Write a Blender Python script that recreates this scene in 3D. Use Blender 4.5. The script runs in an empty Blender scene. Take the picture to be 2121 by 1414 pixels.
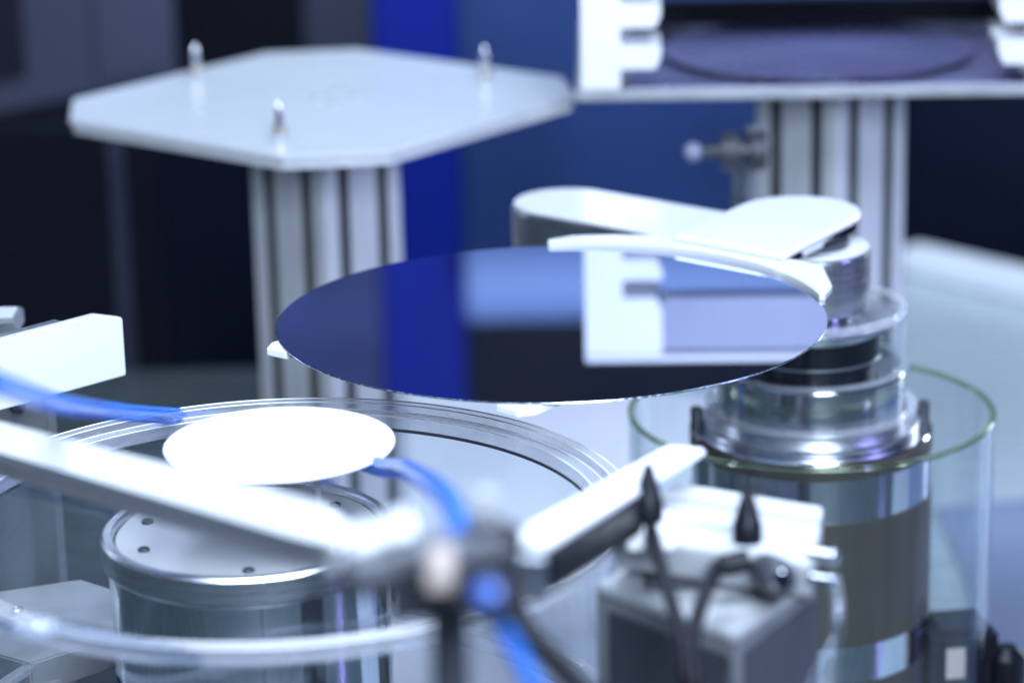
import bpy, bmesh, math, random
from mathutils import Vector, Matrix
random.seed(7)
sc = bpy.context.scene
COL = sc.collection
R = math.radians
Z0 = 0.42                      # height of the wafer plane above the machine deck (metres)

# ------------------------------------------------------------------ camera
cam = bpy.data.cameras.new('camera'); co = bpy.data.objects.new('camera', cam); COL.objects.link(co)
co.matrix_world = (Matrix.Translation((0, 0, Z0 + 0.43912)) @ Matrix.Rotation(R(90 - 16.87), 4, 'X')
                   @ Matrix.Rotation(R(-1.29), 4, 'Z'))
cam.sensor_width = 36.0
cam.lens = 5900.0 / 2121.0 * 36.0
cam.clip_start = 0.05; cam.clip_end = 50
cam.dof.use_dof = True
cam.dof.focus_distance = 1.49
cam.dof.aperture_fstop = (cam.lens / 1000.0) / 0.0245
cam.dof.aperture_blades = 9
sc.camera = co

# ------------------------------------------------------------------ world + lamps + exposure
w = bpy.data.worlds.new('World'); sc.world = w; w.use_nodes = True
bg = w.node_tree.nodes['Background']
bg.inputs[0].default_value = (0.16, 0.26, 0.62, 1); bg.inputs[1].default_value = 0.07
def area(name, loc, target, sx, sy, power, color):
    l = bpy.data.lights.new(name, 'AREA'); l.shape = 'RECTANGLE'; l.size = sx; l.size_y = sy
    l.energy = power; l.color = color
    o = bpy.data.objects.new(name, l); COL.objects.link(o); o.location = loc
    d = Vector(target) - Vector(loc); o.rotation_euler = d.to_track_quat('-Z', 'Y').to_euler()
    return o
area('ceiling_lamp', (0.05, 0.95, Z0 + 0.95), (0.02, 1.15, Z0), 0.9, 0.55, 22, (0.69, 0.82, 1.0))
area('ceiling_lamp_rear', (0.1, 2.45, Z0 + 1.30), (0.1, 2.25, Z0 - 0.3), 1.2, 0.6, 28, (0.62, 0.77, 1.0))
area('front_lamp', (0.34, -0.12, Z0 + 0.72), (0.0, 1.15, Z0), 0.6, 0.45, 40, (0.69, 0.81, 1.0))
area('streak_light', (1.35, 1.1, Z0 + 0.35), (0.15, 1.6, Z0 - 0.15), 0.06, 0.9, 6, (0.40, 0.38, 1.0))  # violet strip added for streaks on the polished steel
area('edge_light_rear', (1.25, 2.75, Z0 + 0.15), (0.15, 1.6, Z0 - 0.1), 0.14, 0.9, 7, (0.72, 0.80, 1.0))  # strip added to give the cylinders bright right edges
area('edge_light_left', (-1.15, 2.2, Z0 + 0.25), (-0.1, 1.5, Z0 - 0.1), 0.12, 0.8, 2.5, (0.65, 0.75, 1.0))  # weaker strip added for the left edges of the cylinders
area('wall_fill', (0.0, 2.95, Z0 + 0.17), (0.05, 3.7, Z0 - 0.30), 1.3, 0.16, 4.0, (0.62, 0.78, 1.0))  # added light, kept out of view, to brighten the back wall
sc.view_settings.view_transform = 'Standard'; sc.view_settings.look = 'None'
sc.view_settings.gamma = 1.0; sc.view_settings.exposure = 0.0; sc.view_settings.use_curve_mapping = False
sc.render.engine = 'CYCLES'
cy = sc.cycles
cy.use_denoising = True; cy.max_bounces = 14; cy.transmission_bounces = 12; cy.glossy_bounces = 6
cy.transparent_max_bounces = 24; cy.diffuse_bounces = 4
cy.caustics_reflective = False; cy.caustics_refractive = False
cy.sample_clamp_indirect = 6.0; cy.blur_glossy = 0.3

# ------------------------------------------------------------------ materials
MATS = {}
def mat(name, color, rough=0.4, metal=0.0, var=0.06, rvar=0.06, scale=30.0, stretch=(1, 1, 1), bump=0.0, coat=0.0, spec=0.5):
    if name in MATS: return MATS[name]
    m = bpy.data.materials.new(name); m.use_nodes = True; nt = m.node_tree; p = nt.nodes['Principled BSDF']
    tc = nt.nodes.new('ShaderNodeTexCoord'); mp = nt.nodes.new('ShaderNodeMapping'); nz = nt.nodes.new('ShaderNodeTexNoise')
    mp.inputs['Scale'].default_value = stretch
    nz.inputs['Scale'].default_value = scale; nz.inputs['Detail'].default_value = 5.0
    nt.links.new(tc.outputs['Object'], mp.inputs['Vector']); nt.links.new(mp.outputs['Vector'], nz.inputs['Vector'])
    cr = nt.nodes.new('ShaderNodeValToRGB')
    a = [max(0, c * (1 - var)) for c in color]; b = [min(1, c * (1 + var)) for c in color]
    cr.color_ramp.elements[0].position = 0.3; cr.color_ramp.elements[1].position = 0.7
    cr.color_ramp.elements[0].color = (*a, 1); cr.color_ramp.elements[1].color = (*b, 1)
    nt.links.new(nz.outputs['Fac'], cr.inputs['Fac']); nt.links.new(cr.outputs['Color'], p.inputs['Base Color'])
    mr = nt.nodes.new('ShaderNodeMapRange')
    mr.inputs['From Min'].default_value = 0.3; mr.inputs['From Max'].default_value = 0.7
    mr.inputs['To Min'].default_value = max(0.0, rough - rvar); mr.inputs['To Max'].default_value = min(1, rough + rvar)
    nt.links.new(nz.outputs['Fac'], mr.inputs['Value']); nt.links.new(mr.outputs['Result'], p.inputs['Roughness'])
    p.inputs['Metallic'].default_value = metal
    p.inputs['Specular IOR Level'].default_value = spec
    p.inputs['Coat Weight'].default_value = coat; p.inputs['Coat Roughness'].default_value = 0.06
    if bump:
        bp = nt.nodes.new('ShaderNodeBump'); bp.inputs['Strength'].default_value = bump; bp.inputs['Distance'].default_value = 0.0006
        nt.links.new(nz.outputs['Fac'], bp.inputs['Height']); nt.links.new(bp.outputs['Normal'], p.inputs['Normal'])
    MATS[name] = m; return m
def clear(name, tint, gloss=(0.9, 0.95, 1.0), ior=1.48, boost=1.0):
    """thin clear wall: see-through sheet with a Fresnel gloss"""
    m = bpy.data.materials.new(name); m.use_nodes = True; nt = m.node_tree; nt.nodes.clear()
    out = nt.nodes.new('ShaderNodeOutputMaterial'); mx = nt.nodes.new('ShaderNodeMixShader')
    tr = nt.nodes.new('ShaderNodeBsdfTransparent'); tr.inputs[0].default_value = (*tint, 1)
    gl = nt.nodes.new('ShaderNodeBsdfGlossy'); gl.inputs[0].default_value = (*gloss, 1); gl.inputs['Roughness'].default_value = 0.03
    lw = nt.nodes.new('ShaderNodeLayerWeight'); lw.inputs[0].default_value = 0.5
    pw = nt.nodes.new('ShaderNodeMath'); pw.operation = 'POWER'; pw.inputs[1].default_value = 5.0      # Schlick
    ml = nt.nodes.new('ShaderNodeMath'); ml.operation = 'MULTIPLY_ADD'; ml.use_clamp = True
    ml.inputs[1].default_value = 0.96 * boost; ml.inputs[2].default_value = 0.04 * boost
    nt.links.new(lw.outputs['Facing'], pw.inputs[0]); nt.links.new(pw.outputs[0], ml.inputs[0]); nt.links.new(ml.outputs[0], mx.inputs[0])
    nt.links.new(tr.outputs[0], mx.inputs[1]); nt.links.new(gl.outputs[0], mx.inputs[2]); nt.links.new(mx.outputs[0], out.inputs[0])
    MATS[name] = m; return m
def glass(name, tint, rough=0.0, ior=1.48, mixc=0.0):
    m = bpy.data.materials.new(name); m.use_nodes = True; p = m.node_tree.nodes['Principled BSDF']
    p.inputs['Base Color'].default_value = (*tint, 1); p.inputs['Transmission Weight'].default_value = 1.0
    p.inputs['Roughness'].default_value = rough; p.inputs['IOR'].default_value = ior
    if mixc:
        nt = m.node_tree; out = nt.nodes['Material Output']; mx = nt.nodes.new('ShaderNodeMixShader'); mx.inputs[0].default_value = mixc
        tr = nt.nodes.new('ShaderNodeBsdfDiffuse'); tr.inputs[0].default_value = (0.86, 0.90, 1.0, 1)
        t2 = nt.nodes.new('ShaderNodeBsdfTransparent'); m2 = nt.nodes.new('ShaderNodeMixShader'); m2.inputs[0].default_value = 0.17
        nt.links.new(t2.outputs[0], m2.inputs[1]); nt.links.new(tr.outputs[0], m2.inputs[2])
        nt.links.new(p.outputs[0], mx.inputs[1]); nt.links.new(m2.outputs[0], mx.inputs[2]); nt.links.new(mx.outputs[0], out.inputs[0])
    MATS[name] = m; return m
M_WAFER = mat('silicon mirror', (0.62, 0.67, 0.86), 0.015, 1.0, 0.01, 0.006, 8)
M_WAFER_EDGE = mat('ground silicon edge', (0.55, 0.66, 0.80), 0.22, 1.0, 0.3, 0.1, 400)
M_PURPLE = mat('violet tinted silicon', (0.54, 0.54, 0.74), 0.27, 1.0, 0.06, 0.05, 9)  # violet tint stands in for violet light reflected by the racked wafers
M_CERAMIC = mat('white ceramic', (0.80, 0.82, 0.84), 0.25, 0.0, 0.02, 0.05, 40, coat=0.2)
M_WHITE = mat('white anodised', (0.60, 0.63, 0.66), 0.28, 0.0, 0.012, 0.03, 9, coat=0.35)
M_ARMWHITE = mat('white arm cover', (0.72, 0.74, 0.76), 0.25, 0.0, 0.01, 0.03, 9, coat=0.4)
M_WHITEPAINT = mat('white paint', (0.86, 0.87, 0.89), 0.40, 0.0, 0.02, 0.08, 25)
M_ALU = mat('satin aluminium', (0.74, 0.77, 0.81), 0.30, 1.0, 0.05, 0.05, 40, (1, 1, 12))
M_ALUMATTE = mat('anodised profile', (0.70, 0.72, 0.75), 0.42, 0.25, 0.05, 0.06, 30, (6, 6, 0.6))
M_POLISH = mat('polished steel', (0.80, 0.83, 0.88), 0.07, 1.0, 0.02, 0.03, 22)
M_TURNED = mat('turned steel', (0.66, 0.69, 0.74), 0.14, 1.0, 0.10, 0.06, 70, (1, 1, 0.02), bump=0.55)
M_STREAK = mat('drawn polished steel', (0.76, 0.79, 0.86), 0.08, 1.0, 0.06, 0.04, 55, (1, 1, 0.02), bump=0.45)
M_MATTEBAND = mat('grey bead blasted band', (0.115, 0.102, 0.086), 0.45, 0.55, 0.14, 0.06, 60, (1, 1, 0.05), bump=0.2)
M_GREY = mat('grey machined block', (0.42, 0.44, 0.46), 0.42, 0.4, 0.07, 0.06, 40)
M_DARKGREY = mat('dark anodised', (0.05, 0.055, 0.07), 0.4, 0.2, 0.15, 0.08, 40)
M_BLACK = mat('black plastic', (0.006, 0.007, 0.011), 0.35, 0.0, 0.2, 0.08, 60, spec=0.2)
M_RUBBER = mat('black rubber cable', (0.006, 0.006, 0.010), 0.5, 0.0, 0.2, 0.1, 80, spec=0.2)
M_BLUE = mat('blue polyurethane tube', (0.07, 0.32, 0.92), 0.22, 0.0, 0.06, 0.05, 40, coat=0.4)
def see_through(m, tint, fac):
    nt = m.node_tree; out = nt.nodes['Material Output']; p = nt.nodes['Principled BSDF']
    tr = nt.nodes.new('ShaderNodeBsdfTransparent'); tr.inputs[0].default_value = (*tint, 1)
    mx = nt.nodes.new('ShaderNodeMixShader'); mx.inputs[0].default_value = fac
    nt.links.new(p.outputs[0], mx.inputs[1]); nt.links.new(tr.outputs[0], mx.inputs[2]); nt.links.new(mx.outputs[0], out.inputs[0])
see_through(M_BLUE, (0.30, 0.55, 1.0), 0.42)
M_BLUERING = mat('blue release ring', (0.02, 0.08, 0.36), 0.3, 0.0, 0.06, 0.05, 40)
M_BRASS = mat('nickel brass', (0.62, 0.52, 0.38), 0.25, 1.0, 0.08, 0.08, 60)
M_PEACH = mat('ivory plastic', (0.50, 0.42, 0.38), 0.4, 0.0, 0.04, 0.08, 60)
M_DECK = mat('satin deck plate', (0.40, 0.46, 0.49), 0.28, 0.0, 0.05, 0.05, 6, (1, 8, 1))
M_DARKREFL = mat('dark deck reflection', (0.075, 0.095, 0.10), 0.3, 0.1, 0.15, 0.08, 6, (1, 6, 1))
M_SLOT = mat('dark green slot shade', (0.016, 0.026, 0.026), 0.5, 0.0, 0.1, 0.05, 20)
M_LIDALU = mat('bead blasted lid', (0.48, 0.50, 0.51), 0.38, 0.3, 0.04, 0.05, 30)
M_MIDGREY = mat('mid grey bracket', (0.16, 0.175, 0.19), 0.45, 0.1, 0.08, 0.06, 30)
M_MOUNT = mat('white mounting plate', (0.86, 0.88, 0.90), 0.3, 0.0, 0.03, 0.05, 8)
M_SHEEN = mat('violet sheen sheet', (0.40, 0.40, 0.58), 0.30, 1.0, 0.2, 0.08, 12)
M_HAZE = mat('mottled blue board', (0.055, 0.072, 0.18), 0.5, 0.0, 0.7, 0.05, 5, spec=0.2)
M_DECKREFL = mat('slate deck reflection', (0.20, 0.25, 0.36), 0.35, 0.0, 0.1, 0.06, 5)
M_FLOOR = mat('dark floor', (0.03, 0.035, 0.05), 0.6, 0.0, 0.2, 0.1, 5)
M_PANELBLUE = mat('bright blue panel', (0.010, 0.026, 0.30), 0.45, 0.0, 0.10, 0.08, 3, spec=0.1)
M_LILAC = mat('lilac reflection panel', (0.32, 0.30, 0.50), 0.5, 0.0, 0.55, 0.06, 6)
M_SLATE = mat('slate blue panel', (0.034, 0.070, 0.215), 0.5, 0.0, 0.3, 0.08, 2.2, spec=0.15)
M_PALEBLUE = mat('pale blue reflected cylinder', (0.28, 0.39, 0.66), 0.5, 0.0, 0.05, 0.08, 4)
M_NAVY = mat('navy cabinet', (0.006, 0.008, 0.020), 0.45, 0.0, 0.25, 0.1, 3, spec=0.12)
M_BLACKPANEL = mat('black recess', (0.004, 0.005, 0.010), 0.6, 0.0, 0.2, 0.1, 3, spec=0.12)
M_LAVGREY = mat('lavender grey cabinet', (0.032, 0.035, 0.066), 0.5, 0.0, 0.15, 0.08, 4)
M_CHARCOAL = mat('charcoal cabinet', (0.009, 0.010, 0.018), 0.4, 0.0, 0.25, 0.1, 3, spec=0.12)
M_LAVENDER = mat('lavender header', (0.27, 0.29, 0.40), 0.4, 0.0, 0.05, 0.06, 12)
M_CLEAR = clear('clear acrylic wall', (0.955, 0.97, 0.985))
M_CLEARG = clear('clear glass wall', (0.95, 0.975, 0.975), boost=0.85)
M_RIM = glass('acrylic rim', (0.97, 0.98, 1.0), mixc=0.86)
M_RIMG = glass('green edged glass rim', (0.66, 0.80, 0.50), 0.12)
M_CLEARTUBE = clear('clear tubing', (0.86, 0.89, 0.95), boost=1.6)

# ------------------------------------------------------------------ mesh helpers
def link(name, me, m, parent=None, smooth=True, ang=32):
    if m: me.materials.append(m)
    if smooth:
        for p in me.polygons: p.use_smooth = True
        me.set_sharp_from_angle(angle=R(ang))
    o = bpy.data.objects.new(name, me); COL.objects.link(o)
    if parent: o.parent = parent
    return o
def thing(name, label, cat, loc, group=None, rz=0):
    o = bpy.data.objects.new(name, None); o.empty_display_size = 0.02; COL.objects.link(o)
    o.location = (loc[0], loc[1], loc[2] + Z0); o.rotation_euler = (0, 0, rz)
    tag(o, label, cat, group); return o
def tag(o, label, cat, group=None):
    o['label'] = label; o['category'] = cat
    if group: o['group'] = group
    return o
def struct(o): o['kind'] = 'structure'; return o
def frombm(bm, name='m'):
    bmesh.ops.recalc_face_normals(bm, faces=bm.faces)
    me = bpy.data.meshes.new(name); bm.to_mesh(me); bm.free(); return me
def lathe(prof, seg=96, closed=False):
    """revolve (r,z) points about z; closed joins the last point to the first"""
    bm = bmesh.new(); rings = []
    for r, z in prof:
        if r < 1e-6: rings.append([bm.verts.new((0, 0, z))])
        else: rings.append([bm.verts.new((r * math.cos(2 * math.pi * k / seg), r * math.sin(2 * math.pi * k / seg), z)) for k in range(seg)])
    n = len(rings)
    for i in range(n if closed else n - 1):
        a, b = rings[i], rings[(i + 1) % n]
        for k in range(seg):
            k2 = (k + 1) % seg
            if len(a) == 1 and len(b) == 1: continue
            if len(a) == 1: bm.faces.new((a[0], b[k], b[k2]))
            elif len(b) == 1: bm.faces.new((a[k], a[k2], b[0]))
            else: bm.faces.new((a[k], a[k2], b[k2], b[k]))
    return frombm(bm)
def cyl(r, z0, z1, bev=0.0006, seg=96):
    return lathe([(0, z0), (r - bev, z0), (r, z0 + bev), (r, z1 - bev), (r - bev, z1), (0, z1)], seg)
def ring(ri, ro, z0, z1, bev=0.0006, seg=128):
    b = bev
    return lathe([(ri, z0 + b), (ri + b, z0), (ro - b, z0), (ro, z0 + b), (ro, z1 - b), (ro - b, z1), (ri + b, z1), (ri, z1 - b)], seg, True)
def prism(poly, z0, z1, bev=0.0, segs=2, cut=None):
    bm = bmesh.new()
    f = bm.faces.new([bm.verts.new((x, y, z0)) for x, y in poly])
    r = bmesh.ops.extrude_face_region(bm, geom=[f])
    for v in r['geom']:
        if isinstance(v, bmesh.types.BMVert): v.co.z = z1
    bmesh.ops.recalc_face_normals(bm, faces=bm.faces)
    if bev: bmesh.ops.bevel(bm, geom=list(bm.edges), offset=bev, segments=segs, affect='EDGES', clamp_overlap=True)
    return frombm(bm)
def box(x0, x1, y0, y1, z0, z1, bev=0.0008):
    return prism([(x0, y0), (x1, y0), (x1, y1), (x0, y1)], z0, z1, bev)
def frame_of(d):
    d = d.normalized(); up = Vector((0, 0, 1)) if abs(d.z) < 0.95 else Vector((1, 0, 0))
    a = d.cross(up).normalized(); return a, a.cross(d).normalized()
def catmull(pts, n=10):
    P = [Vector(p) for p in pts]; P = [2 * P[0] - P[1]] + P + [2 * P[-1] - P[-2]]; out = []
    for i in range(1, len(P) - 2):
        for k in range(n):
            t = k / n
            out.append(0.5 * ((2 * P[i]) + (-P[i - 1] + P[i + 1]) * t + (2 * P[i - 1] - 5 * P[i] + 4 * P[i + 1] - P[i + 2]) * t * t
                              + (-P[i - 1] + 3 * P[i] - 3 * P[i + 1] + P[i + 2]) * t ** 3))
    out.append(P[-2]); return out
def tube(pts, r, seg=20, smooth_path=True, rr=None, n=10):
    C = catmull(pts, n) if smooth_path else [Vector(p) for p in pts]
    bm = bmesh.new(); rings = []; a = None
    for i, c in enumerate(C):
        d = (C[min(i + 1, len(C) - 1)] - C[max(i - 1, 0)]).normalized()
        if a is None: a, b = frame_of(d)
        else:
            a = (a - d * a.dot(d)).normalized(); b = d.cross(a) * -1
            b = a.cross(d).normalized()
        rad = r if rr is None else rr(i / (len(C) - 1))
        rings.append([bm.verts.new(c + (a * math.cos(2 * math.pi * k / seg) + b * math.sin(2 * math.pi * k / seg)) * rad) for k in range(seg)])
    for x, y in zip(rings, rings[1:]):
        for k in range(seg): bm.faces.new((x[k], x[(k + 1) % seg], y[(k + 1) % seg], y[k]))
    bm.faces.new(rings[0]); bm.faces.new(rings[-1])
    return frombm(bm)
def spindle(p0, p1, prof, seg=40):
    """turned part along p0->p1; prof is (t, radius) with t in 0..1"""
    p0, p1 = Vector(p0), Vector(p1); d = p1 - p0; a, b = frame_of(d)
    bm = bmesh.new(); rings = []
    for t, r in prof:
        c = p0 + d * t
        rings.append([bm.verts.new(c + (a * math.cos(2 * math.pi * k / seg) + b * math.sin(2 * math.pi * k / seg)) * max(r, 1e-5)) for k in range(seg)])
    for x, y in zip(rings, rings[1:]):
        for k in range(seg): bm.faces.new((x[k], x[(k + 1) % seg], y[(k + 1) % seg], y[k]))
    bm.faces.new(rings[0]); bm.faces.new(rings[-1])
    return frombm(bm)
def beam(p0, p1, wd, ht, bev=0.001):
    """rectangular bar whose top centre line runs p0->p1 (vertical sides)"""
    p0, p1 = Vector(p0), Vector(p1); d = p1 - p0; h = Vector((d.y, -d.x, 0)).normalized() * (wd / 2)
    bm = bmesh.new(); dn = Vector((0, 0, -ht))
    v = [bm.verts.new(q) for q in (p0 - h, p0 + h, p1 + h, p1 - h, p0 - h + dn, p0 + h + dn, p1 + h + dn, p1 - h + dn)]
    for f in ((0, 1, 2, 3), (7, 6, 5, 4), (0, 4, 5, 1), (1, 5, 6, 2), (2, 6, 7, 3), (3, 7, 4, 0)): bm.faces.new([v[i] for i in f])
    bmesh.ops.recalc_face_normals(bm, faces=bm.faces)
    if bev: bmesh.ops.bevel(bm, geom=list(bm.edges), offset=bev, segments=2, affect='EDGES')
    return frombm(bm)
def profile_section(side=0.080, slot=0.0120, depth=0.014, offs=(-0.020, 0.020)):
    h = side / 2; pts = []
    for q in range(4):
        c, s = math.cos(q * math.pi / 2), math.sin(q * math.pi / 2)
        loc = [(-h + 0.0015, -h)]
        for o in offs: loc += [(o - slot / 2, -h), (o - slot / 2, -h + depth), (o + slot / 2, -h + depth), (o + slot / 2, -h)]
        loc += [(h - 0.0015, -h)]
        pts += [(x * c - y * s, x * s + y * c) for x, y in loc]
    return pts
def screw(name, r, h, parent, loc, m=None, rot=None):
    """socket head cap screw standing on +z"""
    me = lathe([(0, 0), (r, 0), (r, h - r * .15), (r - r * .15, h), (r * .55, h), (r * .5, h - r * .1), (r * .5, h * .45), (0, h * .45)], 24)
    o = link(name, me, m or M_POLISH, parent); o.location = loc
    if rot: o.rotation_euler = rot
    return o

def slot_shades(parent, ang, z0, z1, off):  # dark strips stand in for the shade inside the column slots
    me = None
    for q in range(4):
        for o_ in (-0.020, 0.020):
            if me is None: me = box(-0.0058, 0.0058, -0.0383, -0.0270, z0, z1, 0); ob = link('slot_shade', me, M_SLOT, parent, smooth=False)
            else: ob = bpy.data.objects.new('slot_shade', me); COL.objects.link(ob); ob.parent = parent
            a = ang + q * math.pi / 2
            ob.location = (off[0] + o_ * math.cos(a), off[1] + o_ * math.sin(a), 0); ob.rotation_euler = (0, 0, a)
# ================================================================== SETTING
o = struct(link('floor', box(-4, 4, -1.5, 4.4, -0.62, -0.60, 0), M_FLOOR))
deck_poly = [(-1.5, 0.25), (1.3, 0.25), (1.3, 2.155), (0.49, 3.05), (-1.5, 3.05)]
struct(link('deck', prism(deck_poly, -0.04, 0.0, 0.002), M_DECK))
struct(link('dark_reflection_plate', prism([(-1.45, 0.30), (1.25, 0.30), (1.25, 1.45), (-0.17, 1.45), (-0.16, 2.2), (-0.19, 2.74), (-1.45, 2.74)], 0.002, 0.006, 0.001), M_DARKREFL))  # added dark plate stands for dark deck reflections; its front part is unseen
struct(link('mounting_plate', prism([(-0.13, 1.47), (0.30, 1.47), (0.30, 2.2), (0.19, 2.60), (-0.10, 2.72)], 0.0065, 0.012, 0.001), M_MOUNT))
struct(link('deck_reflection_patch', prism([(0.36, 1.75), (1.25, 1.75), (1.25, 2.05), (1.0, 2.42), (0.36, 2.30)], 0.0015, 0.005, 0.001), M_DECKREFL))  # slate patch laid on the deck in place of a darker blue reflection
# back wall: tall boards of differing colours stand side by side
bw = struct(link('back_wall', box(-2.6, 2.6, 3.72, 3.8, -0.6, 1.9, 0), M_NAVY))
for x0, x1, z0, z1, m in ((-0.262, -0.176, -0.6, 0.80, M_LAVGREY), (-0.172, -0.064, -0.6, 1.6, M_PANELBLUE),
                          (-0.060, 0.64, -0.6, 0.42, M_SLATE), (-0.060, 0.14, 0.425, 0.90, M_SLATE), (0.144, 0.90, 0.425, 0.98, M_LILAC), (-0.060, 0.52, 1.07, 1.6, M_NAVY),  # lilac panel is added out of view for the racked wafer to reflect
                          (-0.70, -0.176, 0.86, 1.6, M_HAZE), (-0.435, -0.266, -0.6, 0.80, M_BLACKPANEL)):
    link('wall_panel', box(x0, x1, 3.700, 3.719, z0, z1, 0.001), m, bw)
for zz in (0.95, 1.2, 1.42): link('wall_rib', box(-0.60, -0.27, 3.690, 3.6995, zz, zz + 0.03, 0.001), M_LAVGREY, bw)

t = tag(link('reflection_cylinder', spindle((-0.060, 3.63, 0.985), (0.62, 3.63, 0.985), [(0, 0.060), (0.01, 0.066), (0.99, 0.066), (1, 0.060)], 48), M_PALEBLUE), 'pale blue cylinder added above the view, mirrored in the large wafer', 'reflection cylinder')  # unseen cylinder added so the wafer mirrors a pale graded patch
# left cabinets
t = thing('equipment_cabinet', 'dark equipment cabinet with a lavender grey upper section, far left', 'cabinet', (-0.4966, 2.974, -0.42), rz=R(46))
link('body', box(-0.55, 0.155, 0.0, 0.35, 0, 0.235, 0.002), M_CHARCOAL, t)
up = link('upper_section', box(-0.55, 0.175, -0.02, 0.35, 0.2365, 0.62, 0.002), M_LAVGREY, t)
link('vent_panel', box(-0.10, -0.03, -0.024, -0.0205, 0.27, 0.58, 0.001), M_CHARCOAL, up)
link('cover_strip', box(0.06, 0.15, -0.024, -0.0205, 0.25, 0.6, 0.001), M_LAVGREY, up)
t = thing('dark_partition', 'tall charcoal partition with a pale vertical edge, behind the left column', 'partition', (-0.47, 2.75, -0.42))
link('panel', box(-0.60, 0.125, 0, 0.02, 0, 0.255, 0.001), M_CHARCOAL, t)
link('edge_strip', box(0.075, 0.09, -0.003, -0.0005, 0, 0.250, 0.0005), M_LAVGREY, t)
link('side_panel', box(0.1255, 0.24, 0.004, 0.02, 0, 0.250, 0.001), M_NAVY, t)
t = thing('side_cabinet', 'dark navy cabinet behind the right column', 'cabinet', (0.42, 3.28, -0.60), rz=R(-42))
link('body', box(0, 0.70, 0, 0.3, 0, 0.42, 0.003), M_NAVY, t)
link('door', box(0.02, 0.40, -0.008, -0.0005, 0.03, 0.40, 0.002), M_NAVY, t)
# pale rail on the deck edge
t = tag(link('edge_rail', beam((0.445, 3.07, 0.03), (1.22, 2.215, 0.03), 0.035, 0.029, 0.003), M_WHITEPAINT), 'pale blue-white rail along the rear edge of the deck', 'rail')

# ================================================================== WAFER + ROBOT
WX, WY = 0.02176, 1.4919
wf = thing('silicon_wafer', 'large round mirror wafer held flat by the robot blade', 'wafer', (WX, WY, 0))
rw = 0.15
link('mirror_face', lathe([(rw - 0.0004, 0.0), (0, 0.0)], 256), M_WAFER, wf)
link('ground_edge', lathe([(rw - 0.0004, 0.0), (rw - 0.0001, -0.00015), (rw, -0.0004), (rw - 0.0001, -0.0007), (rw - 0.0005, -0.00085), (0, -0.00085)], 256), M_WAFER_EDGE, wf)

AX, AY = 0.182, 1.656
rb = thing('wafer_robot', 'polished wafer handling robot with folded arm on a steel motor column', 'robot', (AX, AY, -0.42))
rz_ = lambda z: z + 0.42
def rpart(name, me, m, parent=None, **k):
    return link(name, me, m, parent or rb, **k)
# motor column
mo = rpart('motor_housing', cyl(0.0735, 0.0, rz_(-0.1206), 0.0012, 160), M_STREAK)
for z0, z1, mm in ((-0.1318, -0.1215, M_MATTEBAND), (-0.2382, -0.1584, M_MATTEBAND), (-0.34, -0.262, M_MATTEBAND)):
    link('band', ring(0.0730, 0.07415, rz_(z0), rz_(z1), 0.0003, 160), mm, mo)
rpart('neck', cyl(0.0584, rz_(-0.1205), rz_(-0.1086), 0.0008, 128), M_ALU)
rpart('clear_flange', ring(0.0575, 0.0648, rz_(-0.1085), rz_(-0.1045), 0.0008, 160), M_RIM)
dr = rpart('drum', lathe([(0, rz_(-0.1084)), (0.0570, rz_(-0.1084)), (0.0570, rz_(-0.0965)), (0.0563, rz_(-0.0962)), (0.0563, rz_(-0.0952)), (0.0572, rz_(-0.0948)),
                        (0.0572, rz_(-0.0835)), (0.0558, rz_(-0.0818)), (0.050, rz_(-0.0818)), (0.049, rz_(-0.0828)), (0.0, rz_(-0.0828))], 160), M_TURNED)
rpart('black_ring', cyl(0.0385, rz_(-0.0827), rz_(-0.0742), 0.0005, 128), M_BLACK)
rpart('washer', cyl(0.0425, rz_(-0.0741), rz_(-0.0731), 0.0003, 128), M_ALU)
rpart('seal', cyl(0.0406, rz_(-0.0730), rz_(-0.0592), 0.0008, 128), M_BLACK)
rpart('bearing_cap', lathe([(0, rz_(-0.0591)), (0.0406, rz_(-0.0591)), (0.0406, rz_(-0.0575)), (0.043, rz_(-0.0525)), (0.0522, rz_(-0.0520)), (0.0522, rz_(-0.0505)), (0, rz_(-0.0500))], 128), M_ALU)
cl = rpart('clear_collar', lathe([(0.0532, rz_(-0.0815)), (0.0578, rz_(-0.0815)), (0.0578, rz_(-0.0480)), (0.0532, rz_(-0.0480))], 160, True), M_CLEARG)
link('collar_rim', ring(0.0526, 0.0582, rz_(-0.0479), rz_(-0.0432), 0.0012, 160), M_RIM, cl)
link('collar_foot', ring(0.0530, 0.0588, rz_(-0.0816), rz_(-0.0790), 0.0008, 160), M_RIM, cl)
for a in (4, 178, 60, 118):
    screw('cap_screw', 0.0036, 0.012, mo, (0.0700 * math.cos(R(a)), 0.0700 * math.sin(R(a)), rz_(-0.1204)), M_DARKGREY)
rpart('neck_step', ring(0.0585, 0.0660, rz_(-0.1204), rz_(-0.1150), 0.0006, 160), M_ALU)
# arm link (stadium)
def stadium(p0, p1, r, n=40):
    d = math.atan2(p1[1] - p0[1], p1[0] - p0[0]); pts = []
    for k in range(n + 1):
        a = d - math.pi / 2 + math.pi * k / n; pts.append((p1[0] + r * math.cos(a), p1[1] + r * math.sin(a)))
    for k in range(n + 1):
        a = d + math.pi / 2 + math.pi * k / n; pts.append((p0[0] + r * math.cos(a), p0[1] + r * math.sin(a)))
    return pts
e0 = (0.037 - AX, 1.7765 - AY)
rpart('arm_link', prism(stadium(e0, (0, 0), 0.0352), rz_(-0.0440), rz_(-0.0085), 0.0014, 2), M_ALU)
rpart('arm_lid', prism(stadium(e0, (0, 0), 0.0340), rz_(-0.0084), rz_(-0.0061), 0.0008, 2), M_ARMWHITE)
rpart('spindle', cyl(0.024, rz_(-0.0499), rz_(-0.0441), 0.0003, 64), M_TURNED)
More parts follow.
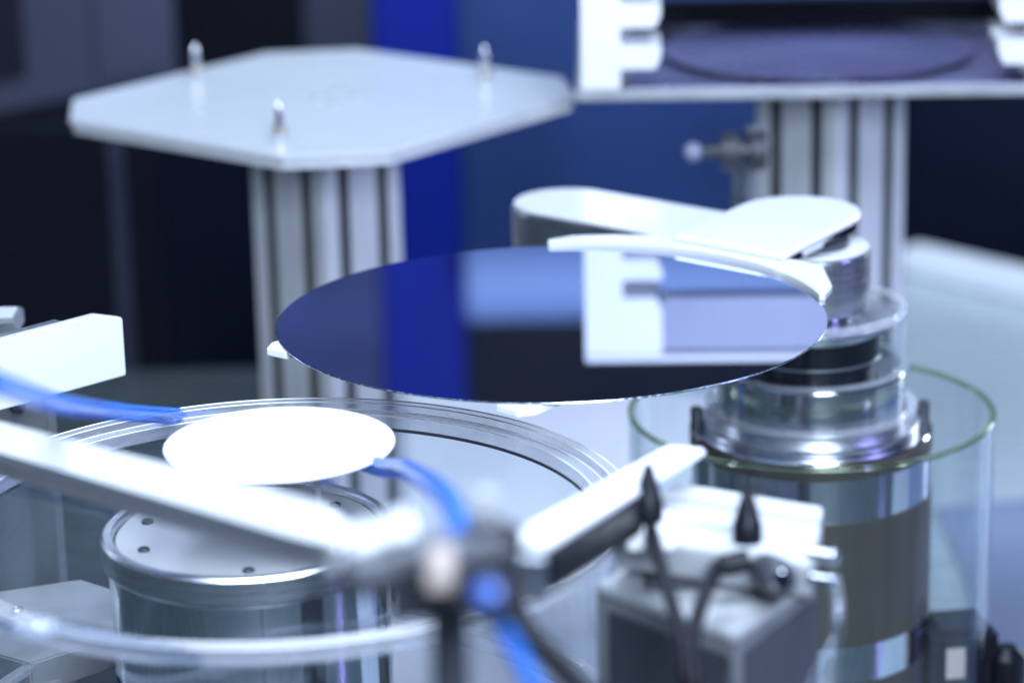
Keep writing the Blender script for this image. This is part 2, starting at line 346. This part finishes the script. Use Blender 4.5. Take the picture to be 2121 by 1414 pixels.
rpart('wrist_boss', cyl(0.022, rz_(-0.0060), rz_(-0.0025), 0.0002, 64), M_DARKGREY)
# hand
pc = (0.1760 - AX, 1.6830 - AY); rh = 0.0385; dirs = R(55)
h1 = (0.0968 - AX, 1.6345 - AY); h2 = (0.1580 - AX, 1.5822 - AY)
hand_poly = [h1, h2] + [(pc[0] + rh * math.cos(a), pc[1] + rh * math.sin(a)) for a in [dirs - math.pi / 2 + math.pi * k / 40 for k in range(41)]]
hand_low = [(0.1090 - AX, 1.6530 - AY), (0.1660 - AX, 1.6035 - AY)] + [(pc[0] + 0.036 * math.cos(a), pc[1] + 0.036 * math.sin(a)) for a in [dirs - math.pi / 2 + math.pi * k / 40 for k in range(41)]]
def scale_poly(poly, s):
    cx = sum(p[0] for p in poly) / len(poly); cy_ = sum(p[1] for p in poly) / len(poly)
    return [(cx + (x - cx) * s, cy_ + (y - cy_) * s) for x, y in poly]
hd = rpart('hand', prism(hand_poly, rz_(0.0033), rz_(0.0078), 0.0018, 1), M_ARMWHITE)
link('hand_body', prism(hand_low, rz_(-0.0024), rz_(0.0030), 0.0004, 1), M_POLISH, hd)
# end effector: crescent rest + two tines
ux, uy = math.cos(R(49)), math.sin(R(49)); vx, vy = -uy, ux
def W2(u, v): return (WX - AX + u * ux + v * vx, WY - AY + u * uy + v * vy)      # blade axes: u to the hand, v to the left
cres = []
ri = rw + 0.0006
for k in range(49):
    a = R(-40.5 + 81 * k / 48); cres.append(W2(ri * math.cos(a), ri * math.sin(a)))
cres += [W2(0.1165, 0.1000), W2(0.1330, 0.0940), W2(0.1480, 0.0760), W2(0.164, 0.0520), W2(0.1655, 0.030), W2(0.1655, -0.030), W2(0.166, -0.0450), W2(0.1660, -0.0640), W2(0.1330, -0.0935), W2(0.1165, -0.1000)]
ee = rpart('end_effector', prism(cres, rz_(-0.0010), rz_(0.0032), 0.0006, 2), M_ARMWHITE)
lip = []
for k in range(49):
    a = R(-40 + 80 * k / 48); lip.append(W2((ri - 0.006) * math.cos(a), (ri - 0.006) * math.sin(a)))
for k in range(49):
    a = R(40 - 80 * k / 48); lip.append(W2((ri + 0.0035) * math.cos(a), (ri + 0.0035) * math.sin(a)))
link('ledge', prism(lip, rz_(-0.0036), rz_(-0.0011), 0.0003, 1), M_WHITE, ee)
for s in (1, -1):
    tn = [W2(0.128, s * 0.060), W2(0.128, s * 0.092), W2(-0.1230, s * 0.0925), W2(-0.1315, s * 0.0875), W2(-0.1310, s * 0.074), W2(-0.118, s * 0.0665)]
    link('tine', prism(tn, rz_(-0.0052), rz_(-0.00115), 0.0004, 2), M_WHITEPAINT, ee)

# glass guard cylinder round the motor
g = thing('glass_guard', 'wide clear glass cylinder with a green edge round the motor column', 'glass cylinder', (AX, AY, -0.42))
link('wall', lathe([(0.1085, 0.0), (0.1117, 0.0), (0.1117, rz_(-0.1125)), (0.1085, rz_(-0.1125))], 192, True), M_CLEARG, g)
link('rim', ring(0.1083, 0.1119, rz_(-0.1124), rz_(-0.1098), 0.0006, 192), M_RIMG, g)
# clamp foot inside the guard
t = thing('base_clamp', 'black clamp block with a white tag beside the motor, inside the glass guard', 'clamp', (0.272, 1.640, -0.42), rz=R(8))
b = link('body', box(-0.020, 0.022, -0.022, 0.020, 0, 0.176, 0.006), M_BLACK, t)
link('tag', box(-0.013, -0.001, -0.0232, -0.0222, 0.146, 0.166, 0.0002), M_PEACH, t)
link('foot', cyl(0.012, 0, 0.160, 0.006, 48), M_BLACK, t).location = (0.0290, -0.012, 0)

# ================================================================== PIN PLATFORM
PX, PY, PT = -0.1371, 2.0837, R(38.75)
PT = 0.67634
pl = thing('pin_platform', 'white octagonal plate with three pins on a slotted aluminium column', 'platform', (PX, PY, -0.42))
a_, c_ = 0.3146 / 2, 0.0523; b_ = a_ - c_
base = [(-a_, -b_), (-a_, b_), (-b_, a_), (b_, a_), (a_, b_), (a_, -b_), (b_, -a_), (-b_, -a_)]
ct, st = math.cos(-PT), math.sin(-PT)
octa = [(x * ct - y * st, x * st + y * ct) for x, y in base][::-1]
pt_ = link('top_plate', prism(octa, rz_(-0.0042), rz_(0.0), 0.0009, 2), M_WHITE, pl)
link('under_plate', prism(scale_poly(octa, 0.985), rz_(-0.0105), rz_(-0.0043), 0.0005, 1), M_ALUMATTE, pl)
sec = profile_section()
rot = lambda P, a: [(x * math.cos(a) - y * math.sin(a), x * math.sin(a) + y * math.cos(a)) for x, y in P]
link('column', prism(rot(sec, R(45 + 2)), 0.012, rz_(-0.0106), 0, 1), M_ALUMATTE, pl, smooth=False)
slot_shades(pl, R(47), 0.0125, rz_(-0.0110), (0, 0))
link('foot_plate', box(-0.07, 0.07, -0.07, 0.07, 0.0005, 0.0119, 0.001), M_GREY, pl)
for x, y in ((-0.2387, 2.162), (-0.0159, 2.1318), (-0.1587, 1.9448)):
    p = link('pin', lathe([(0, 0.0), (0.0052, 0.0), (0.0052, 0.004), (0.0036, 0.0046), (0.0036, 0.013), (0.0028, 0.014), (0.0028, 0.021), (0.0012, 0.0265), (0, 0.027)], 24), M_POLISH, pl)
    p.location = (x - PX, y - PY, rz_(0.0001))
    k = link('pin_collar', ring(0.0036, 0.0050, 0.0055, 0.0095, 0.0004, 24), M_BRASS, p)
for x, y in ((-0.1397, 2.080), (-0.1266, 2.1047), (-0.112, 2.085), (-0.128, 2.062)):
    screw('counterbore_screw', 0.0055, 0.0012, pl, (x - PX, y - PY, rz_(0.0001)), M_GREY)

# ================================================================== CASSETTE STATION
CR = R(-2.4)
st_ = thing('cassette_station', 'white plate on a slotted aluminium column, carrying the wafer rack', 'stand', (0.232, 2.10, -0.42), rz=CR)
link('shelf_plate', box(-0.178, 0.22, -0.140, 0.14, rz_(0.0175), rz_(0.0250), 0.0012), M_GREY, st_)
link('column', prism(rot(sec, R(45)), 0.012, rz_(0.0174), 0, 1), M_ALUMATTE, st_, smooth=False).location = (0.012, 0.0, 0)
slot_shades(st_, R(45), 0.0125, rz_(0.0170), (0.012, 0))
link('foot_plate', box(-0.07, 0.07, -0.07, 0.07, 0.0005, 0.0119, 0.001), M_GREY, st_).location = (0.012, 0, 0)
link('sheen_sheet', box(-0.140, 0.140, -0.134, 0.118, rz_(0.02505), rz_(0.0255), 0.0), M_SHEEN, st_)  # metal sheet added for the violet sheen around the racked wafer
ca = thing('wafer_rack', 'white wafer rack with square comb teeth standing on the rear plate', 'rack', (0.232, 2.10, 0.0253), rz=CR)
H = 0.1440
def comb(s):
    x_out, x_in, x_tip = 0.1735 * s, 0.1460 * s, 0.1175 * s
    pts = [(x_out, 0), (x_in, 0.0)]
    for i in range(4):
        zb = 0.0015 + 0.0292 * i + (0.0 if i else 0.0)
        z1 = zb + 0.0125
        zn = (0.0015 + 0.0292 * (i + 1)) if i < 3 else H
        pts += [(x_in, z1), (x_tip + 0.004 * s, z1), (x_tip, z1 + 0.009), (x_tip, zn)] + ([(x_in, zn)] if i < 3 else [])
    pts += [(x_out, H)]
    bm = bmesh.new()
    f = bm.faces.new([bm.verts.new((x, -0.138, z)) for x, z in pts])
    r = bmesh.ops.extrude_face_region(bm, geom=[f])
    for v in r['geom']:
        if isinstance(v, bmesh.types.BMVert): v.co.y = -0.090
    bmesh.ops.recalc_face_normals(bm, faces=bm.faces)
    bmesh.ops.bevel(bm, geom=list(bm.edges), offset=0.0007, segments=2, affect='EDGES', clamp_overlap=True)
    return frombm(bm)
for s in (-1, 1):
    link('comb_plate', comb(s), M_WHITEPAINT, ca)
    link('side_wall', box(min(0.1735 * s, 0.1560 * s), max(0.1735 * s, 0.1560 * s), -0.0895, 0.12, 0.0005, H, 0.001), M_NAVY, ca)
link('header', box(-0.1170, 0.1170, -0.134, -0.118, 0.1020, H - 0.0005, 0.001), M_LAVENDER, ca)
link('lid', box(-0.1735, 0.1735, -0.138, -0.10, H + 0.0005, H + 0.006, 0.001), M_WHITEPAINT, ca)
link('rear_sill', box(-0.1555, 0.1555, 0.103, 0.118, 0.0005, 0.0180, 0.0005), M_BLACKPANEL, ca)
for i, zz in enumerate((0.0022, 0.0604)):
    lb = ('purple mirror wafer in the lowest slot of the white rack', 'wafer high in the white rack, seen mirrored in the large wafer')[i]
    o = link('racked_wafer', cyl(0.1150 if i == 0 else 0.1185, 0, 0.0008, 0.0002, 160), M_PURPLE, None)
    q = Matrix.Rotation(CR, 3, 'Z') @ Vector((0, -0.012, 0))
    if i:
        q = Matrix.Rotation(CR, 3, 'Z') @ Vector((0, 0.002 if i == 1 else -0.01, 0))
    o.location = (0.232 + q.x, 2.10 + q.y, Z0 + 0.0253 + zz + (0.0 if i == 0 else 0.0))
    tag(o, lb, 'wafer', 'wafers in the white rack')
# valve fittings on the right column
t = thing('valve_fitting', 'blurred dark valve with a white ball knob beside the right column', 'valve', (0.152, 1.985, -0.0245))
link('body', spindle((0.000, 0, 0), (0.034, 0, 0), [(0, 0.006), (0, 0.0130), (0.36, 0.0150), (0.38, 0.007), (0.60, 0.007), (0.62, 0.0150), (0.95, 0.0140), (1, 0.006)]), M_DARKGREY, t)
link('stem', spindle((-0.015, 0, 0), (0.0, 0, 0), [(0, 0.0035), (1, 0.0060)], 16), M_DARKGREY, t)
link('ball_knob', lathe([(0.0068 * math.sin(math.pi * k / 16), -0.0068 * math.cos(math.pi * k / 16)) for k in range(17)], 32), M_LAVENDER, t).location = (-0.0195, 0, 0)
link('down_pipe', spindle((0.012, 0.004, -0.011), (0.012, 0.004, -0.395), [(0, 0.004), (1, 0.004)], 20), M_POLISH, t)
link('side_pipe', spindle((0.022, 0.006, 0.016), (0.022, 0.006, -0.395), [(0, 0.005), (1, 0.005)], 20), M_ALU, t)

# ================================================================== FRONT CHAMBER
FX, FY, FR = -0.1140, 1.2800, 0.1713
ch = thing('acrylic_chamber', 'wide clear acrylic ring chamber open at the top, in the foreground', 'chamber', (FX, FY, -0.42))
zr = rz_(-0.030)
link('wall', lathe([(FR - 0.0075, rz_(-0.20)), (FR - 0.0005, rz_(-0.20)), (FR - 0.0005, zr - 0.0065), (FR - 0.0075, zr - 0.0065)], 224, True), M_CLEAR, ch)
link('rim', lathe([(FR - 0.0062, zr - 0.0064), (FR, zr - 0.0064), (FR, zr - 0.0010), (FR - 0.001, zr), (FR - 0.0054, zr), (FR - 0.0062, zr - 0.0010)], 256, True), M_RIM, ch)
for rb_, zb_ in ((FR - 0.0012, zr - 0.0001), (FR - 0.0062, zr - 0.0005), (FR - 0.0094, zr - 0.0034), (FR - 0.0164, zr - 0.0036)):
    link('edge_highlight', ring(rb_ - 0.0004, rb_ + 0.0004, zb_, zb_ + 0.0006, 0.0002, 256), M_WHITEPAINT, ch)  # thin white rings stand in for highlight lines on the acrylic edges
link('inner_lip', lathe([(FR - 0.0170, zr - 0.0110), (FR - 0.0078, zr - 0.0110), (FR - 0.0078, zr - 0.0040), (FR - 0.0090, zr - 0.0032), (FR - 0.0160, zr - 0.0032), (FR - 0.0170, zr - 0.0042)], 256, True), M_RIM, ch)
link('seal_line', ring(FR - 0.0182, FR - 0.0172, zr - 0.0112, zr - 0.0095, 0.0003, 256), M_DARKGREY, ch)
for dz, wv in ((-0.116, 0.006), (-0.128, 0.010)):
    link('base_ring', ring(FR - 0.008 - wv, FR - 0.008, zr + dz, zr + dz + 0.005, 0.001, 224), M_RIM, ch)
link('support_ring', ring(FR - 0.035, FR + 0.004, 0.0005, rz_(-0.2005), 0.002, 160), M_GREY, ch)

# chrome pedestal
pd = thing('chrome_pedestal', 'chrome drum with a screwed lid inside the acrylic chamber', 'pedestal', (-0.1330, 1.325, -0.42))
zp = rz_(-0.055); rp = 0.0725
link('drum', lathe([(0, 0.0005), (rp - 0.003, 0.0005), (rp - 0.003, zp - 0.0160), (rp - 0.004, zp - 0.0145), (0, zp - 0.0145)], 192), M_STREAK, pd)
link('rim', lathe([(rp - 0.0062, zp - 0.0144), (rp - 0.001, zp - 0.0144), (rp, zp - 0.0130), (rp, zp - 0.0015), (rp - 0.0015, zp), (rp - 0.0050, zp), (rp - 0.0062, zp - 0.0020)], 192, True), M_ALU, pd)
ld = link('lid', cyl(rp - 0.0068, zp - 0.0143, zp - 0.0030, 0.0008, 160), M_LIDALU, pd)
for a in (163, 108, 205, 275, 330, 40):
    screw('cap_screw', 0.0030, 0.0014, ld, (0.054 * math.cos(R(a)), 0.054 * math.sin(R(a)), zp - 0.0030), M_DARKGREY)

# white disc on a stand
t = tag(link('white_disc', lathe([(0, -0.0016), (0.0556, -0.0016), (0.0567, -0.0010), (0.0567, -0.0004), (0.0562, 0), (0, 0)], 192), M_CERAMIC), 'bright white round disc hovering over the chrome pedestal', 'disc')
t.location = (-0.1149, 1.3200, Z0 - 0.010)
t = thing('disc_stand', 'small dark stand between the white disc and the pedestal', 'stand', (-0.096, 1.305, -0.0579))
link('post', cyl(0.0018, 0, 0.040, 0.0003, 24), M_GREY, t)
link('brass_nut', cyl(0.0042, 0.0045, 0.0115, 0.0006, 6), M_BRASS, t)
link('base', cyl(0.0075, 0, 0.003, 0.0005, 24), M_DARKGREY, t)
link('head', cyl(0.010, 0.0401, 0.0460, 0.0006, 24), M_ALU, t)

# ================================================================== LEFT BRACKET
lb = thing('white_bracket', 'bright white angled bracket plate at the left edge, bolted to a grey post', 'bracket', (-0.213, 1.4993, -0.42))
# vertical plate running from front left to back right
d = Vector((0.0602, 0.0578, 0)).normalized(); nrm = Vector((-d.y, d.x, 0))
def plate_along(p_end, d, L, th, outline, nrm, bev=0.0007):
    """upright plate: outline is (s,z) with s measured back from the far end"""
    bm = bmesh.new()
    f = bm.faces.new([bm.verts.new(Vector(p_end) - d * s + Vector((0, 0, z))) for s, z in outline])
    r = bmesh.ops.extrude_face_region(bm, geom=[f])
    for v in r['geom']:
        if isinstance(v, bmesh.types.BMVert): v.co += nrm * th
    bmesh.ops.recalc_face_normals(bm, faces=bm.faces)
    bmesh.ops.bevel(bm, geom=list(bm.edges), offset=bev, segments=2, affect='EDGES', clamp_overlap=True)
    return frombm(bm)
link('plate', plate_along((0, 0, rz_(0)), d, .2, 0.005, [(0, -0.030), (0, 0.0030), (0.017, 0.0085), (0.20, 0.0085), (0.20, -0.030)], nrm), M_ARMWHITE, lb)
link('backing_plate', plate_along(nrm * 0.0052 + Vector((0, 0, rz_(0))) - d * 0.036, d, .2, 0.007, [(0, -0.025), (0, 0.0080), (0.17, 0.0080), (0.17, -0.025)], nrm), M_ALU, lb)
link('spacer', plate_along(nrm * 0.0124 + Vector((0, 0, rz_(0))) - d * 0.058, d, .2, 0.006, [(0, -0.020), (0, 0.0030), (0.14, 0.0030), (0.14, -0.020)], nrm), M_GREY, lb)
po = link('post', box(-0.085, -0.0470, 0.012, 0.040, 0.0005, rz_(-0.028), 0.001), M_MIDGREY, lb)
screw('bolt', 0.0034, 0.0030, po, (-0.0635, 0.0119, rz_(-0.0500)), M_DARKGREY, (R(90), 0, 0))
link('bolt_washer', ring(0.0035, 0.0046, 0, 0.0008, 0.0002, 32), M_DARKGREY, po).matrix_local = Matrix.Translation((-0.0635, 0.0119, rz_(-0.0500))) @ Matrix.Rotation(R(90), 4, 'X')
t = thing('rail_carriage', 'small silver rail carriage behind the white bracket at the left edge', 'carriage', (-0.285, 1.560, -0.42))
link('carriage', box(-0.03, 0.0020, 0, 0.03, 0.395, rz_(-0.0150), 0.001), M_ALU, t)
link('cap', box(-0.03, 0.0000, 0.004, 0.022, rz_(-0.0149), rz_(-0.0128), 0.0004), M_WHITE, t)
link('post', box(-0.03, -0.012, 0.008, 0.024, 0.0005, 0.3949, 0.001), M_DARKGREY, t)

# ================================================================== FOREGROUND RODS, TUBES, FITTINGS
t = thing('guide_rod', 'thick white diagonal rod crossing the lower left foreground', 'rod', (-0.0634, 0.95, 0.0805))
p0 = Vector((-0.2408 - 0.10, 1.22 + 0.152, 0.0297 - 0.0286)) - Vector((-0.0634, 0.95, 0.0805)); p1 = Vector((0, 0, 0))
link('rod', spindle(p0, p1, [(0, 0.0085), (0.002, 0.0098), (0.985, 0.0098), (0.996, 0.0085), (1, 0.0060)], 4), M_WHITEPAINT, t)
off = Vector((0.0, 0.006, -0.0125))
link('slide_rail', beam(p0 + off + Vector((0, 0, .0015)), p1 + off + Vector((0, 0, .0015)), 0.0105, 0.005, 0.0006), M_ALUMATTE, t)
t = tag(link('clear_rod', tube([Vector(p) + Vector((0, 0, Z0)) for p in ((-0.33, 1.35, 0.006), (-0.2482, 1.25, 0.0007), (-0.1811, 1.2, 0.002))], 0.0042, 24), M_CLEARTUBE), 'thin translucent rod just below the thick white diagonal rod', 'rod')
def up0(pts): return [(x, y, z + Z0) for x, y, z in pts]
tag(link('blue_tube', tube(up0([(-0.197, 0.93, 0.152), (-0.1951, 0.98, 0.1351), (-0.1925, 1.02, 0.1177), (-0.1932, 1.15, 0.0675), (-0.1886, 1.30, 0.0140), (-0.174, 1.475, -0.0475), (-0.1511, 1.58, -0.090), (-0.10, 1.68, -0.18)]), 0.0045, 24), M_BLUE), 'blue air tube sweeping in from the left edge behind the chamber rim', 'tube', 'blue air tubes')
tag(link('blue_tube', tube(up0([(-0.1030, 1.365, -0.030), (-0.0830, 1.325, -0.0200), (-0.0635, 1.285, -0.0120), (-0.0480, 1.19, 0.0200), (-0.0274, 1.0, 0.0776), (-0.0194, 0.905, 0.1010), (-0.0185, 0.880, 0.104)]), 0.0046, 24), M_BLUE), 'blue air tube curving from under the white disc to the fitting', 'tube', 'blue air tubes')
ft = thing('air_fitting', 'strongly blurred pneumatic fitting with chrome nuts and a dark blue knob, in front', 'fitting', (-0.0222, 0.855, 0.1))
link('body', spindle((-0.033, -0.012, 0.006), (0.020, 0.012, 0.006), [(0, 0.004), (0.02, 0.0068), (0.28, 0.0068), (0.3, 0.0085), (0.72, 0.0085), (0.74, 0.0062), (1, 0.0058)], 32), M_DARKGREY, ft)
link('chrome_nut', spindle((-0.032, 0.000, 0.0125), (-0.010, 0.004, 0.0180), [(0, 0.003), (0.03, 0.0062), (0.42, 0.0062), (0.44, 0.0046), (0.56, 0.0046), (0.58, 0.0066), (0.97, 0.0066), (1, 0.004)], 6), M_WHITE, ft)
link('side_block', box(-0.0190, -0.0040, -0.010, 0.004, -0.0100, 0.0040, 0.001), M_DARKGREY, ft)
link('white_cap', spindle((0.0118, 0.016, 0.0145), (0.0128, 0.016, 0.0240), [(0, 0.0050), (0.75, 0.0052), (1, 0.004)], 6), M_GREY, ft)
link('cap_collar', spindle((0.0118, 0.016, 0.0060), (0.0118, 0.016, 0.0144), [(0, 0.0060), (1, 0.0060)], 24), M_DARKGREY, ft)
link('ivory_cap', spindle((-0.0020, -0.030, 0.0090), (-0.0015, -0.026, 0.0215), [(0, 0.0046), (0.4, 0.0050), (0.45, 0.0040), (0.6, 0.0040), (0.65, 0.0048), (1, 0.0036)], 8), M_PEACH, ft)
k = link('knob', spindle((0.0145, -0.030, 0.006), (0.0125, -0.060, 0.0200), [(0, 0.007), (0.05, 0.0094), (0.8, 0.0098), (0.95, 0.0088), (1, 0.0072)], 32), M_BLACK, ft)
link('knob_ring', spindle((0.0132, -0.0600, 0.0195), (0.0131, -0.0618, 0.0203), [(0, 0.0040), (0.7, 0.0040), (1, 0.003)], 32), M_BLUERING, k)
link('collar', spindle((0.0185, 0.014, 0.013), (0.0165, 0.014, -0.004), [(0, 0.004), (0.1, 0.0068), (1, 0.0068)], 32), M_BLACK, ft)
link('post', spindle((0.0, 0, 0.000), (0, 0, -0.519), [(0, 0.0062), (1, 0.0062)], 24), M_DARKGREY, ft)
tag(link('blue_tube', tube(up0([(-0.0085, 0.835, 0.098), (-0.0023, 0.85, 0.0801), (0.0052, 0.86, 0.0600), (0.018, 0.88, 0.025), (0.035, 0.90, -0.03)]), 0.0032, 20), M_BLUE), 'short blue air tube dropping below the blurred fitting', 'tube', 'blue air tubes')
tag(link('black_hose', tube(up0([(-0.004, 0.955, 0.060), (0.0011, 0.95, 0.0453), (0.0135, 0.935, 0.036), (0.0242, 0.92, 0.0300), (0.05, 0.90, 0.012)]), 0.0044, 20), M_RUBBER), 'black hose running diagonally down from the blurred fitting', 'hose')
# white sensor arm
ar = thing('angled_bar', 'white angled bar between the fitting and the sensor block', 'bar', (0.04, 1.11, 0.0))
link('top_bar', beam((0.0026 - 0.04, 1.005 - 1.11, 0.0560), (0.0777 - 0.04, 1.215 - 1.11, 0.0198), 0.0185, 0.0045, 0.0012), M_WHITEPAINT, ar)
link('side_rail', beam((0.0072 - 0.04, 1.004 - 1.11, 0.0513), (0.0492 - 0.04, 1.122 - 1.11, 0.0313), 0.0140, 0.0150, 0.0008), M_BLACK, ar)
link('end_block', box(-0.041, -0.0285, -0.1125, -0.1000, 0.034, 0.0515, 0.001), M_ALU, ar)
link('lug', box(0.005, 0.018, 0.022, 0.040, 0.0086, 0.0270, 0.001), M_DARKGREY, ar)
# sensor block
sb = thing('sensor_block', 'white ribbed sensor block with two black plugs, on a grey bracket', 'sensor', (0.088, 1.14, 0.0))
def sbp(x, y, z): return (x - 0.088, y - 1.14, z)
# block axes
e1 = Vector((0.0631, -0.030, -0.0065)); e1n = e1.normalized()
tl, tr_, br, bl_ = Vector(sbp(0.0719, 1.200, 0.0108)), Vector(sbp(0.135, 1.17, 0.0043)), Vector(sbp(0.1176, 1.10, 0.0083)), Vector(sbp(0.0417, 1.12, 0.0120))
def hexa(corners, ht, bev=0.0008):
    bm = bmesh.new(); v = [bm.verts.new(c) for c in corners] + [bm.verts.new(Vector(c) - Vector((0, 0, ht))) for c in corners]
    for f in ((0, 1, 2, 3), (7, 6, 5, 4), (0, 4, 5, 1), (1, 5, 6, 2), (2, 6, 7, 3), (3, 7, 4, 0)): bm.faces.new([v[i] for i in f])
    bmesh.ops.recalc_face_normals(bm, faces=bm.faces)
    bmesh.ops.bevel(bm, geom=list(bm.edges), offset=bev, segments=2, affect='EDGES')
    return frombm(bm)
TL, TR, BR, BL = Vector(sbp(0.0719, 1.200, 0.0085)), Vector(sbp(0.1350, 1.175, 0.0045)), Vector(sbp(0.1225, 1.105, 0.0045)), Vector(sbp(0.0410, 1.135, 0.0085))
def strip(t0, t1, dz, ht, m, name):
    c = [TL.lerp(BL, t0), TR.lerp(BR, t0), TR.lerp(BR, t1), TL.lerp(BL, t1)]
    return link(name, hexa([q + Vector((0, 0, dz)) for q in c], ht), m, sb)
strip(0.0, 1.0, -0.0031, 0.012, M_GREY, 'body')
strip(0.02, 0.23, 0.0, 0.003, M_WHITE, 'rib'); strip(0.30, 0.60, -0.0005, 0.0025, M_WHITE, 'rib'); strip(0.68, 0.98, 0.0, 0.003, M_WHITE, 'rib')
link('standoff', box(0.055 - 0.088, 0.115 - 0.088, 1.120 - 1.14, 1.160 - 1.14, -0.0119, -0.0085, 0.0005), M_DARKGREY, sb)
for (x, y, z) in ((0.0554, 1.118, 0.0205), (0.0960, 1.110, 0.0125)):
    p = link('plug', spindle(sbp(x, y, z), sbp(x + 0.0002, y + 0.001, z + 0.0250), [(0, 0.0040), (0.03, 0.0064), (0.34, 0.0064), (0.40, 0.0056), (0.7, 0.0038), (0.95, 0.0020), (1, 0.0010)], 28), M_BLACK, sb)
link('plug_seat', box(*[q for q in (0.046 - 0.088, 0.066 - 0.088)], 1.110 - 1.14, 1.130 - 1.14, 0.0100, 0.0204, 0.001), M_WHITEPAINT, sb)
link('plug_clamp', spindle(sbp(0.0960, 1.108, 0.0060), sbp(0.0830, 1.105, 0.0040), [(0, 0.0045), (0.8, 0.0045), (1, 0.003)], 24), M_BLACK, sb)
for (x, y, z) in ((0.1330, 1.108, 0.0065), (0.1325, 1.104, -0.0025)):
    link('chrome_stud', spindle(sbp(x - 0.011, y + 0.004, z), sbp(x, y - 0.002, z), [(0, 0.0030), (0.75, 0.0030), (0.8, 0.0036), (0.95, 0.0036), (1, 0.0024)], 28), M_POLISH, sb)
k = link('round_connector', spindle(sbp(0.1040, 1.115, -0.0015), sbp(0.1082, 1.088, 0.0045), [(0, 0.0072), (0.5, 0.0082), (0.9, 0.0078), (1, 0.006)], 32), M_DARKGREY, sb)
link('connector_face', spindle(sbp(0.1082, 1.0879, 0.00455), sbp(0.1085, 1.086, 0.0050), [(0, 0.0046), (1, 0.0036)], 24), M_POLISH, k)
# bracket under the block
brk = thing('grey_bracket', 'grey metal bracket box with a pale top edge, at the bottom right of centre', 'bracket', (0.078, 1.10, -0.42))
bq = [(0.0325 - 0.078, 0.0300), (0.0875 - 0.078, -0.0300), (0.1290 - 0.078, 0.0330), (0.0740 - 0.078, 0.0930)]
link('top_plate', prism(bq, rz_(-0.0165), rz_(-0.0120), 0.001), M_GREY, brk)
link('box', prism(scale_poly(bq, 0.985), 0.0005, rz_(-0.0166), 0.001), M_MIDGREY, brk)
def panel_on(a, b, t0, t1, z0, z1, m, name):
    A, B = Vector((*a, 0)), Vector((*b, 0)); d_ = (B - A).normalized(); n_ = Vector((d_.y, -d_.x, 0))
    q0, q1 = A.lerp(B, t0), A.lerp(B, t1)
    return link(name, prism([tuple(v)[:2] for v in (q0 + n_ * 0.0012, q1 + n_ * 0.0012, q1 - n_ * 0.0005, q0 - n_ * 0.0005)], z0, z1, 0.0003, 1), m, brk)
panel_on(bq[0], bq[1], 0.12, 0.97, 0.05, rz_(-0.0215), M_DARKGREY, 'front_panel')
panel_on(bq[1], bq[2], 0.12, 0.96, 0.05, rz_(-0.0215), M_DARKGREY, 'side_panel')
tag(link('black_cable', tube(up0([(0.0556, 1.118, 0.0200), (0.0580, 1.090, 0.0150), (0.0610, 1.060, 0.0090), (0.0640, 1.030, 0.0020), (0.0650, 1.020, -0.0250), (0.0660, 1.015, -0.09)]), 0.0030, 18), M_RUBBER), 'black cable from the left plug of the sensor block', 'cable', 'black sensor cables')
tag(link('black_cable', tube(up0([(0.0830, 1.105, 0.0040), (0.0760, 1.075, 0.0050), (0.0700, 1.045, 0.0030), (0.0680, 1.030, -0.0050), (0.0690, 1.022, -0.030), (0.0700, 1.018, -0.09)]), 0.0032, 18), M_RUBBER), 'black cable from the right plug of the sensor block', 'cable', 'black sensor cables')
tag(link('clear_tube', tube(up0([(0.131, 1.10, 0.0005), (0.1300, 1.075, -0.006), (0.1230, 1.045, -0.010), (0.1090, 1.02, -0.020), (0.0980, 1.01, -0.040), (0.0940, 1.01, -0.08)]), 0.0022, 18), M_CLEARTUBE), 'thin clear tube hanging from the right end of the sensor block', 'tube')
# lower left block + clear tube
t = thing('corner_block', 'small grey machined block in the bottom left corner', 'block', (-0.262, 1.400, -0.42), rz=0)
tp = link('block', prism([(-0.045, -0.005), (0.0100, -0.0420), (0.0450, -0.0120), (0.075, 0.030), (0.020, 0.075), (-0.05, 0.05)], rz_(-0.158), rz_(-0.140), 0.0010), M_GREY, t)
for x, y in ((0.018, 0.0), (-0.008, 0.028)): screw('cap_screw', 0.0036, 0.0025, tp, (x, y, rz_(-0.1399)), M_ALU)
link('post', cyl(0.020, 0.0005, rz_(-0.1585), 0.001, 32), M_DARKGREY, t)
t = thing('clear_hose', 'clear plastic hose with a barbed joint across the bottom left corner', 'hose', (-0.194, 1.05, 0.0))
link('hose', tube([(-0.060, 0.03, 0.014), (-0.0115, 0.0, 0.0089), (0.0, 0.0, 0.0075), (0.021, 0.01, -0.0002), (0.060, 0.05, -0.030)], 0.0034, 24), M_CLEARTUBE, t)
link('joint', spindle((-0.006, -0.001, 0.0088), (0.010, 0.004, 0.0045), [(0, 0.0036), (0.02, 0.0046), (0.3, 0.0040), (0.32, 0.0047), (0.6, 0.0040), (0.62, 0.0047), (1, 0.0038)], 28), M_RIM, t)
